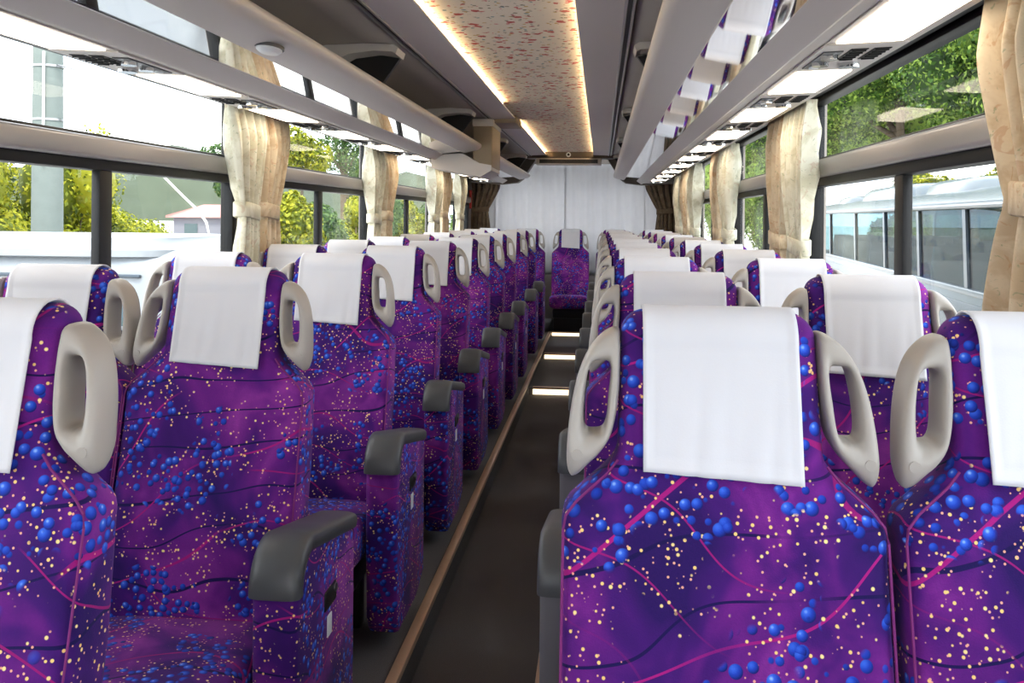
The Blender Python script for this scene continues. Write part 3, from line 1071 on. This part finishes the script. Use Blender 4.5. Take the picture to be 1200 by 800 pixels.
for x, lab in ((-0.94, 'purple back-row seat in the left corner under the brown curtain'), (-0.50, 'purple back-row seat just left of the middle one'),
               (0.0, 'purple back-row seat in the middle, facing straight up the aisle'), (0.50, 'purple back-row seat just right of the middle one'),
               (0.94, 'purple back-row seat in the right corner under the brown curtain')):
    put_seat(seat_w, x, 10.15, lab, 'back row seats')

# ------------------------------------------------------------------ outside
GZ = -1.0
MB().box(-160, 160, -60, 400, GZ - 0.3, GZ).build('ground', M['asphalt'], kind='structure')

def leaf_cloud(blobs, n, size, seed, up=0.35):
    """leaf cards scattered over overlapping ellipsoids -> (verts, faces)"""
    r = np.random.default_rng(seed)
    w = np.array([b[3] * b[4] for b in blobs]); w = w / w.sum()
    idx = r.choice(len(blobs), n, p=w)
    B = np.array(blobs)[idx]
    d = r.normal(size=(n, 3)); d /= np.linalg.norm(d, axis=1)[:, None]
    rad = 0.72 + 0.33 * r.random(n) ** 0.7
    c = B[:, :3] + d * B[:, 3:6] * rad[:, None]
    nrm = d + r.normal(size=(n, 3)) * 0.6 + np.array([0, 0, up]); nrm /= np.linalg.norm(nrm, axis=1)[:, None]
    a = np.cross(nrm, r.normal(size=(n, 3))); a /= np.linalg.norm(a, axis=1)[:, None]
    b = np.cross(nrm, a)
    s = size * (0.6 + 0.8 * r.random(n))[:, None]
    fold = nrm * s * 0.25
    V = np.stack([c - a * s, c - b * s * 0.55 + fold, c + a * s, c + b * s * 0.55 + fold], 1).reshape(-1, 3)
    F = np.arange(4 * n).reshape(-1, 4)
    return V, F

def mesh_from(name, V, F, mat, parent):
    me = bpy.data.meshes.new(name)
    me.vertices.add(len(V)); me.vertices.foreach_set('co', V.astype(np.float32).ravel())
    me.loops.add(F.size); me.loops.foreach_set('vertex_index', F.astype(np.int32).ravel())
    me.polygons.add(len(F))
    me.polygons.foreach_set('loop_start', np.arange(0, F.size, F.shape[1], dtype=np.int32))
    me.update(calc_edges=True)
    me.materials.append(mat)
    o = bpy.data.objects.new(name, me)
    COL.objects.link(o)
    o.parent = parent
    return o

def blob_core(mb, b, seed, k=0.80):
    r = random.Random(seed)
    ph = [r.random() * 6 for _ in range(3)]
    rows = []
    for i in range(1, 9):
        th = PI * i / 9
        ring = []
        for j in range(14):
            a = 2 * PI * j / 14
            q = k * (1 + 0.10 * math.sin(3 * a + ph[0]) + 0.08 * math.sin(5 * th + 2 * a + ph[1]))
            ring.append((b[0] + b[3] * q * math.sin(th) * math.cos(a), b[1] + b[4] * q * math.sin(th) * math.sin(a), b[2] + b[5] * q * math.cos(th)))
        rows.append(ring)
    mb.loft(rows)

def tree(name, label, x, y, h, rx, ry, crown_from, mat, seed, leaf=0.13, n=5000, nb=9, trunk=0.16, group='trees and hedges outside', cat='tree', airy=False):
    t = thing(name, label, cat, (x, y, GZ), group)
    r = random.Random(seed)
    H = h - crown_from
    blobs = []
    for k in range(nb):
        a = r.random() * 6.28
        q = r.random() ** 0.6 * 0.62
        zz = crown_from + H * (0.18 + 0.64 * r.random())
        taper = 1.0 - 0.55 * max(0, (zz - crown_from) / H - 0.35)
        s = 0.34 + 0.2 * r.random()
        blobs.append((rx * q * math.cos(a) * taper, ry * q * math.sin(a) * taper, zz, rx * s * taper, ry * s * taper, H * (0.16 + 0.10 * r.random())))
    V, F = leaf_cloud(blobs, n, leaf, seed)
    mesh_from('crown', V, F, mat, t)
    if not airy:
        mb = MB()
        for k, b in enumerate(blobs):
            blob_core(mb, b, seed + k)
        mb.build('inner_foliage', mat, t, 180)
    zt = crown_from + H * 0.6
    mb = MB()
    mb.tube([(0, 0, -0.05), (0.03 * h * 0.2, 0.02, h * 0.2), (-0.02 * h * 0.2, 0.03, max(crown_from, h * 0.3)), (0.02, 0, zt)], [trunk, trunk * 0.85, trunk * 0.7, trunk * 0.25], 8)
    for b in blobs[:5]:
        mb.tube([(0, 0, crown_from + H * 0.1), (b[0] * 0.5, b[1] * 0.5, (crown_from + b[2]) / 2 + 0.1), (b[0], b[1], b[2])], [trunk * 0.5, trunk * 0.3, trunk * 0.1], 6)
    mb.build('trunk', M['bark'], t, 180)
    return t
# right of the bus: tall trees beyond the parked coach, low bushes between
tree('leafy_tree', 'tall green tree outside the nearest right window, towards the beige curtain', 8.8, 19.0, 8.6, 3.0, 4.6, 3.7, M['leaf_g'], 101, 0.055, 60000, 12, 0.2)
tree('leafy_tree', 'tall green tree outside, behind the black mullion of the nearest right window', 8.2, 24.4, 9.6, 3.0, 4.8, 3.95, M['leaf_g'], 102, 0.055, 60000, 12, 0.2)
tree('leafy_tree', 'tall dark green tree outside the rear edge of the nearest right window', 8.6, 37.5, 10.5, 3.2, 7.4, 4.3, M['leaf_g'], 103, 0.055, 60000, 12, 0.22)
tree('leafy_tree', 'green tree outside the second right window, low spreading crown', 9.2, 47.5, 9.0, 3.0, 4.6, 0.6, M['leaf_g'], 104, 0.08, 26000, 12, 0.2)
tree('leafy_tree', 'green tree outside the third right window, farthest of the right row', 8.6, 60.0, 9.0, 3.2, 6.0, 0.5, M['leaf_g'], 105, 0.08, 26000, 11, 0.2)
tree('round_bush', 'yellow-green bush showing over the coach roof beside the beige curtain', 11.8, 28.6, 4.3, 1.9, 2.2, 0.2, M['leaf_y'], 106, 0.07, 9000, 9, 0.1, cat='bush')
tree('round_bush', 'yellow-green bush showing over the coach roof beside the black mullion', 11.8, 33.4, 4.3, 1.9, 2.2, 0.2, M['leaf_y'], 107, 0.07, 9000, 9, 0.1, cat='bush')
for k, (y, lab) in enumerate(((15.0, 'dark green hedge beyond the parked coach, nearest length'), (26.0, 'dark green hedge beyond the parked coach, middle length'), (38.0, 'dark green hedge beyond the parked coach, farthest length'))):
    tree('clipped_hedge', lab, 10.2 + 0.06 * y, y, 2.75, 0.9, 5.6, 0.05, M['leaf_g'], 110 + k, 0.07, 9000, 16, 0.06, cat='hedge')
# left of the bus: rounded hedge, open gap, then looser trees
hy = [(-10.4, 10.3, 3.9), (-9.9, 12.9, 3.9), (-9.4, 15.3, 3.85), (-9.9, 17.2, 3.8), (-10.2, 19.2, 2.7)]
hl = ['yellow-green round bush outside the nearest left window, left of the concrete pole', 'yellow-green round bush directly behind the concrete pole',
      'yellow-green round bush just right of the concrete pole', 'yellow-green round bush behind the black mullion of the nearest left window',
      'last yellow-green round bush before the gap with the pink roof']
for k, ((x, y, h), lab) in enumerate(zip(hy, hl)):
    tree('round_bush', lab, x, y, h, 1.45, 1.65, 0.15, M['leaf_y'], 120 + k, 0.042, 16000, 12, 0.09, cat='bush')
tree('low_hedge', 'low dark green hedge below the pink-roofed house', -9.2, 22.0, 1.95, 0.8, 2.2, 0.05, M['leaf_g'], 130, 0.05, 7000, 9, 0.06, cat='hedge')
tree('slender_tree', 'small tree top showing at the rear edge of the nearest left window', -13.0, 31.0, 5.3, 1.4, 1.4, 2.8, M['leaf_b'], 131, 0.085, 3000, 7, 0.09, airy=True)
for k, (x, y, h, rx, ry, m, lab) in enumerate([
        (-9.2, 26.6, 3.2, 1.4, 1.8, 'leaf_y', 'loose green bush at the front of the second left window'),
        (-9.4, 30.0, 3.1, 1.4, 2.0, 'leaf_b', 'pale green bush left of the mullion of the second left window'),
        (-9.2, 34.0, 3.2, 1.4, 2.2, 'leaf_y', 'yellow-green bush right of the mullion of the second left window'),
        (-9.4, 38.5, 3.3, 1.5, 2.4, 'leaf_b', 'pale green bush at the rear edge of the second left window'),
        (-9.2, 44.0, 3.4, 1.5, 2.8, 'leaf_y', 'yellow-green bush outside the third left window, nearer one'),
        (-9.4, 51.0, 3.8, 1.6, 3.4, 'leaf_b', 'pale green bush outside the third left window, farther one'),
        (-9.0, 60.0, 4.2, 1.8, 4.0, 'leaf_g', 'dark green bush far back outside the rearmost left window')]):
    tree('loose_bush', lab, x, y, h, rx, ry, 0.1, M[m], 140 + k, 0.075, 9000, 10, 0.08, cat='bush')
tree('slender_tree', 'leafy tree against the sky at the front of the second left window', -12.6, 37.6, 6.3, 1.5, 1.8, 3.2, M['leaf_y'], 151, 0.085, 4400, 8, 0.10, airy=True)
tree('slender_tree', 'thick-trunked tree against the sky in the middle of the second left window', -12.6, 44.0, 8.3, 1.4, 1.6, 4.2, M['leaf_b'], 152, 0.085, 3600, 8, 0.30, airy=True)
tree('slender_tree', 'dark leafy tree against the sky near the pale curtain of the second left window', -12.6, 48.5, 6.1, 1.4, 1.9, 3.0, M['leaf_g'], 153, 0.085, 4800, 8, 0.10, airy=True)

# concrete pole with bands and wires
t = thing('utility_pole', 'tall grey concrete pole outside the nearest left window', 'pole', (-7.0, 11.2, GZ))
MB().tube([(0, 0, -0.1), (-0.02, 0, 4.0), (-0.05, 0, 10.0)], [0.205, 0.185, 0.150], 20).build('shaft', M['concrete'], t, 60)
for z in (3.22, 3.62, 4.33):
    MB().disc((-0.015, 0, z), 'z', 0.196, 0.03, 20).build('band', M['steel'], t)
MB().tube([(0.05, -0.19, 3.0), (0.05, -0.20, 3.5), (0.05, -0.20, 4.5)], 0.018, 6).build('conduit', M['wire'], t)
MB().tube([(0.17, -0.08, 4.34), (0.34, -0.10, 4.30), (0.42, -0.10, 4.27)], 0.012, 6).build('hook', M['steel'], t)
def wire(label, pts, r, mat):
    o = MB().tube(pts, r, 6).build('overhead_cable' if r < 0.018 else 'guy_cable', mat, None, 180)
    return tag(o, label, 'cable')
P = [Vector(p) for p in ((-7.9, 15.0, 3.2), (-7.4, 15.0, 2.1), (-7.0, 15.0, 1.72), (-6.7, 15.0, 1.45), (-6.55, 15.0, 1.25), (-6.4, 15.0, 0.6), (-6.35, 15.0, -1.0))]
wire('pale guy cable hanging in front of the bushes right of the mullion', P, 0.022, M['wire'])
wire('thin dark overhead wire crossing the sky at the left', [(-8, 28, 9.0), (-10, 34, 6.3), (-12, 46, 6.0), (-14, 60, 7.5)], 0.015, M['dark'])

# distant hill and house
def hill():
    xs, ys = np.linspace(-420, -60, 46), np.linspace(300, 470, 16)
    r = np.random.default_rng(5)
    ph = r.random(8) * 6
    rows = []
    for y in ys:
        row = []
        for x in xs:
            q = max(0.0, 1 - ((y - 400) / 90) ** 2)
            z = q * (21 + 8 * math.sin(x * 0.016 + ph[0]) + 4 * math.sin(x * 0.05 + ph[1]) + 1.6 * math.sin(x * 0.17 + ph[2] + y * .05) + 1.0 * math.sin(x * 0.31 + y * 0.2 + ph[3]))
            row.append((x, y, GZ + max(z, -0.2)))
        rows.append(row)
    MB().grid(rows).build('hills', M['hill'], kind='structure', sharp=180)
hill()
t = thing('distant_house', 'grey house with a pink roof far beyond the hedge', 'house', (-27.4, 66, GZ))
MB().box(-4, 4, -2.5, 2.5, 0, 2.25, 0.05).build('wall', M['housewall'], t)
MB().loft([[(-4.4, y, 2.15), (4.4, y, 2.15), (4.4, y, 2.3), (2.6, y * 0.15, 3.15), (-2.6, y * 0.15, 3.15), (-4.4, y, 2.3)] for y in (-2.9, 2.9)]).build('roof', M['roofpink'], t)
for dx in (-2.6, 0.4):
    MB().box(dx - 0.5, dx + 0.5, -2.54, -2.48, 0.9, 1.7).build('window', M['darkglass'], t)
MB().box(2.2, 3.0, -2.54, -2.48, 0.0, 1.8).build('door', M['brown'], t)

# white van parked across, outside the nearest left window
t = thing('white_van', 'white flat-roofed van parked outside the nearest left window', 'van', (-6.0, 8.6, GZ))
def vring(x, top, inset):
    pts = []
    for q in range(36):
        c, s = sup(2 * PI * q / 36, 7)
        pts.append((x, c * (0.92 - inset), 0.32 + (top - 0.32) * (s * 0.5 + 0.5)))
    return pts
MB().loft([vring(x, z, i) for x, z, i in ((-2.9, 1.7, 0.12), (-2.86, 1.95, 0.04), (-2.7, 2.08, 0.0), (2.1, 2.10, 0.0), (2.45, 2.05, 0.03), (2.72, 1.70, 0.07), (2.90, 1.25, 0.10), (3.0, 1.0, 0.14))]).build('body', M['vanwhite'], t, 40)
rim = []
for q in range(40):
    c, s = sup(2 * PI * q / 40, 9)
    rim.append((-0.25 + c * 2.62, s * 0.93, 2.02))
rings = [[(p[0], p[1], 2.02 + dz) for p in rim] if g == 0 else [(-0.25 + (p[0] + 0.25) * (1 + g / 2.6), p[1] * (1 + g), 2.02 + dz) for p in rim] for dz, g in ((-0.04, 0.0), (-0.03, 0.03), (0.03, 0.03), (0.05, 0.0), (0.14, -0.02), (0.15, -0.08))]
MB().loft(rings).build('roof_edge', M['vanwhite'], t, 50)
MB().box(-2.75, 2.2, -0.945, -0.90, 1.80, 1.83, 0.01).build('side_moulding', M['coachgrey'], t)
for xa, xb in ((-2.5, -1.5), (-1.35, -0.35), (1.3, 2.15)):
    MB().box(xa, xb, -0.935, -0.88, 1.12, 1.62, 0.02).build('side_window', M['darkglass'], t)
MB().loft([[(2.44, y * k, 1.94), (2.50, y * k, 1.94), (2.86, y, 1.32), (2.80, y, 1.32)] for y, k in ((-0.72, 0.95), (0.72, 0.95))]).build('windscreen', M['darkglass'], t)
for x in (-1.8, 1.8):
    for y in (-0.80, 0.80):
        w = MB().disc((x, y, 0.32), 'y', 0.32, 0.2, 28).build('wheel', M['dark'], t)
        MB().disc((x, y * 1.13, 0.32), 'y', 0.18, 0.03, 20).build('hubcap', M['steel'], w)
MB().loft([[(-1.35 + math.cos(a) * s * 0.22, -0.3 + math.sin(a) * s * 0.22, z) for a in np.linspace(0, 2 * PI, 18, endpoint=False)] for s, z in ((1, 2.12), (0.95, 2.2), (0.6, 2.25), (0.1, 2.26))]).build('roof_ventilator', M['vanwhite'], t)

# coach parked alongside, outside the nearest right window
t = thing('parked_coach', 'white and grey coach parked outside the nearest right window', 'coach', (2.835, 0, GZ))
t.rotation_euler = (0, 0, -math.atan(0.102))
def at(name, mb, mat, par=None, sharp=40):
    return mb.build(name, mat, par or t, sharp)
YA, YB, WD = 3.5, 19.6, 2.42
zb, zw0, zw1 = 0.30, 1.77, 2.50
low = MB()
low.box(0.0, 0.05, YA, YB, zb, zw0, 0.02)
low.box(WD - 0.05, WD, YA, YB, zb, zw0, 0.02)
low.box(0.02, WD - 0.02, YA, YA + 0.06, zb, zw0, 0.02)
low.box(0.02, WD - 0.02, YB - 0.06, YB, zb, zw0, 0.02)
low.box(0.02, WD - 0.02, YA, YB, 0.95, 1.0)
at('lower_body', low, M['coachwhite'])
at('grey_side_band', MB().box(-0.012, 0.0, YA + 0.05, YB - 0.05, 0.9, zw0 - 0.14, 0.004), M['coachgrey'])
at('waist_moulding', MB().box(-0.03, 0.01, YA, YB, zw0 - 0.06, zw0 + 0.0, 0.012), M['coachwhite'])
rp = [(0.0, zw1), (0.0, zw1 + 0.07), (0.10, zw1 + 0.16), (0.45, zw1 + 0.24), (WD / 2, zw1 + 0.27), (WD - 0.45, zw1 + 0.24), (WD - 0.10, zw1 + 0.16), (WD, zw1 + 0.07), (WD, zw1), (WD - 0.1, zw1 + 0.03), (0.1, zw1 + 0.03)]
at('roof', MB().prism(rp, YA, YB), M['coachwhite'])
at('gutter', MB().tube([(-0.015, YA, zw1 + 0.03), (-0.015, YB, zw1 + 0.03)], 0.03, 8), M['coachgrey'])
for y0_, L_, h_ in ((5.0, 3.4, 0.20), (9.6, 2.2, 0.13), (12.6, 3.6, 0.17), (17.0, 1.4, 0.10)):
    rr = []
    for k, g in ((0, 0.0), (0.6, 0.05), (0.9, 0.14), (1.0, 0.32)):
        rr.append([(WD / 2 + sup(2 * PI * q / 28, 5)[0] * (0.95 - g), y0_ + L_ / 2 + sup(2 * PI * q / 28, 5)[1] * (L_ / 2 - g), zw1 + 0.20 + k * (h_ + 0.05)) for q in range(28)])
    at('roof_unit', MB().loft(rr), M['coachwhite'])
PIL = [3.55, 5.2, 6.95, 8.79, 10.56, 12.4, 14.6, 17.2, 19.5]
for i, y in enumerate(PIL):
    for x0 in (0.0, WD - 0.05):
        m = MB()
        lean_ = 0.10 if x0 == 0.0 else 0.0
        m.loft([[(x0, y - 0.05 - lean_, zw0), (x0 + 0.05, y - 0.05 - lean_, zw0), (x0 + 0.05, y + 0.05 - lean_, zw0), (x0, y + 0.05 - lean_, zw0)],
                [(x0, y - 0.05, zw1 + 0.02), (x0 + 0.05, y - 0.05, zw1 + 0.02), (x0 + 0.05, y + 0.05, zw1 + 0.02), (x0, y + 0.05, zw1 + 0.02)]])
        at('window_pillar', m, M['coachgrey'])
for a_, b_ in zip(PIL[:-1], PIL[1:]):
    for x0 in (0.02, WD - 0.03):
        at('pane', MB().box(x0, x0 + 0.005, a_ + 0.0, b_ - 0.02, zw0, zw1), M['tint'])
seat_proto = None
for y in np.arange(4.4, 19.2, 1.25):
    for x in (0.42, 0.86, 1.62, 2.05):
        if seat_proto is None:
            rr = []
            for z in (1.0, 1.3, 1.6, 1.85, 2.0, 2.08, 2.11):
                w_ = 0.21 if z < 1.8 else 0.21 - (z - 1.8) * 0.18
                th_ = 0.06 if z < 2.08 else 0.02
                rr.append([(sup(2 * PI * q / 20, 4)[0] * w_, (z - 1.0) * 0.22 + sup(2 * PI * q / 20, 4)[1] * th_, z) for q in range(20)])
            rr2 = [[(sup(2 * PI * q / 20, 4)[0] * 0.21, y_, 1.38 + sup(2 * PI * q / 20, 4)[1] * 0.07) for q in range(20)] for y_ in (-0.42, 0.08)]
            seat_proto = at('passenger_seat', MB().loft(rr).loft(rr2), M['coachin'])
            o = seat_proto
        else:
            o = seat_proto.copy()
            COL.objects.link(o)
            o.parent = t
        o.location = (x, y, 0)
for y in (6.2, 15.8):
    for x in (0.16, WD - 0.16):
        w = at('wheel', MB().disc((x, y, 0.46), 'x', 0.46, 0.28, 32), M['dark'])
        at('hubcap', MB().disc((x + (-0.15 if x < 1 else 0.15), y, 0.46), 'x', 0.26, 0.03, 24), M['steel'], w)
mr = at('wing_mirror', MB().loft([[(-0.22 + sup(2 * PI * q / 20, 4)[0] * 0.09, 3.40 + k * 0.1, 1.75 + sup(2 * PI * q / 20, 4)[1] * 0.16) for q in range(20)] for k in (0, 1)]), M['dark'])
at('mirror_arm', MB().tube([(-0.2, 3.45, 1.9), (-0.05, 3.55, 2.05), (0.02, 3.6, 2.05)], 0.02, 8), M['dark'], mr)
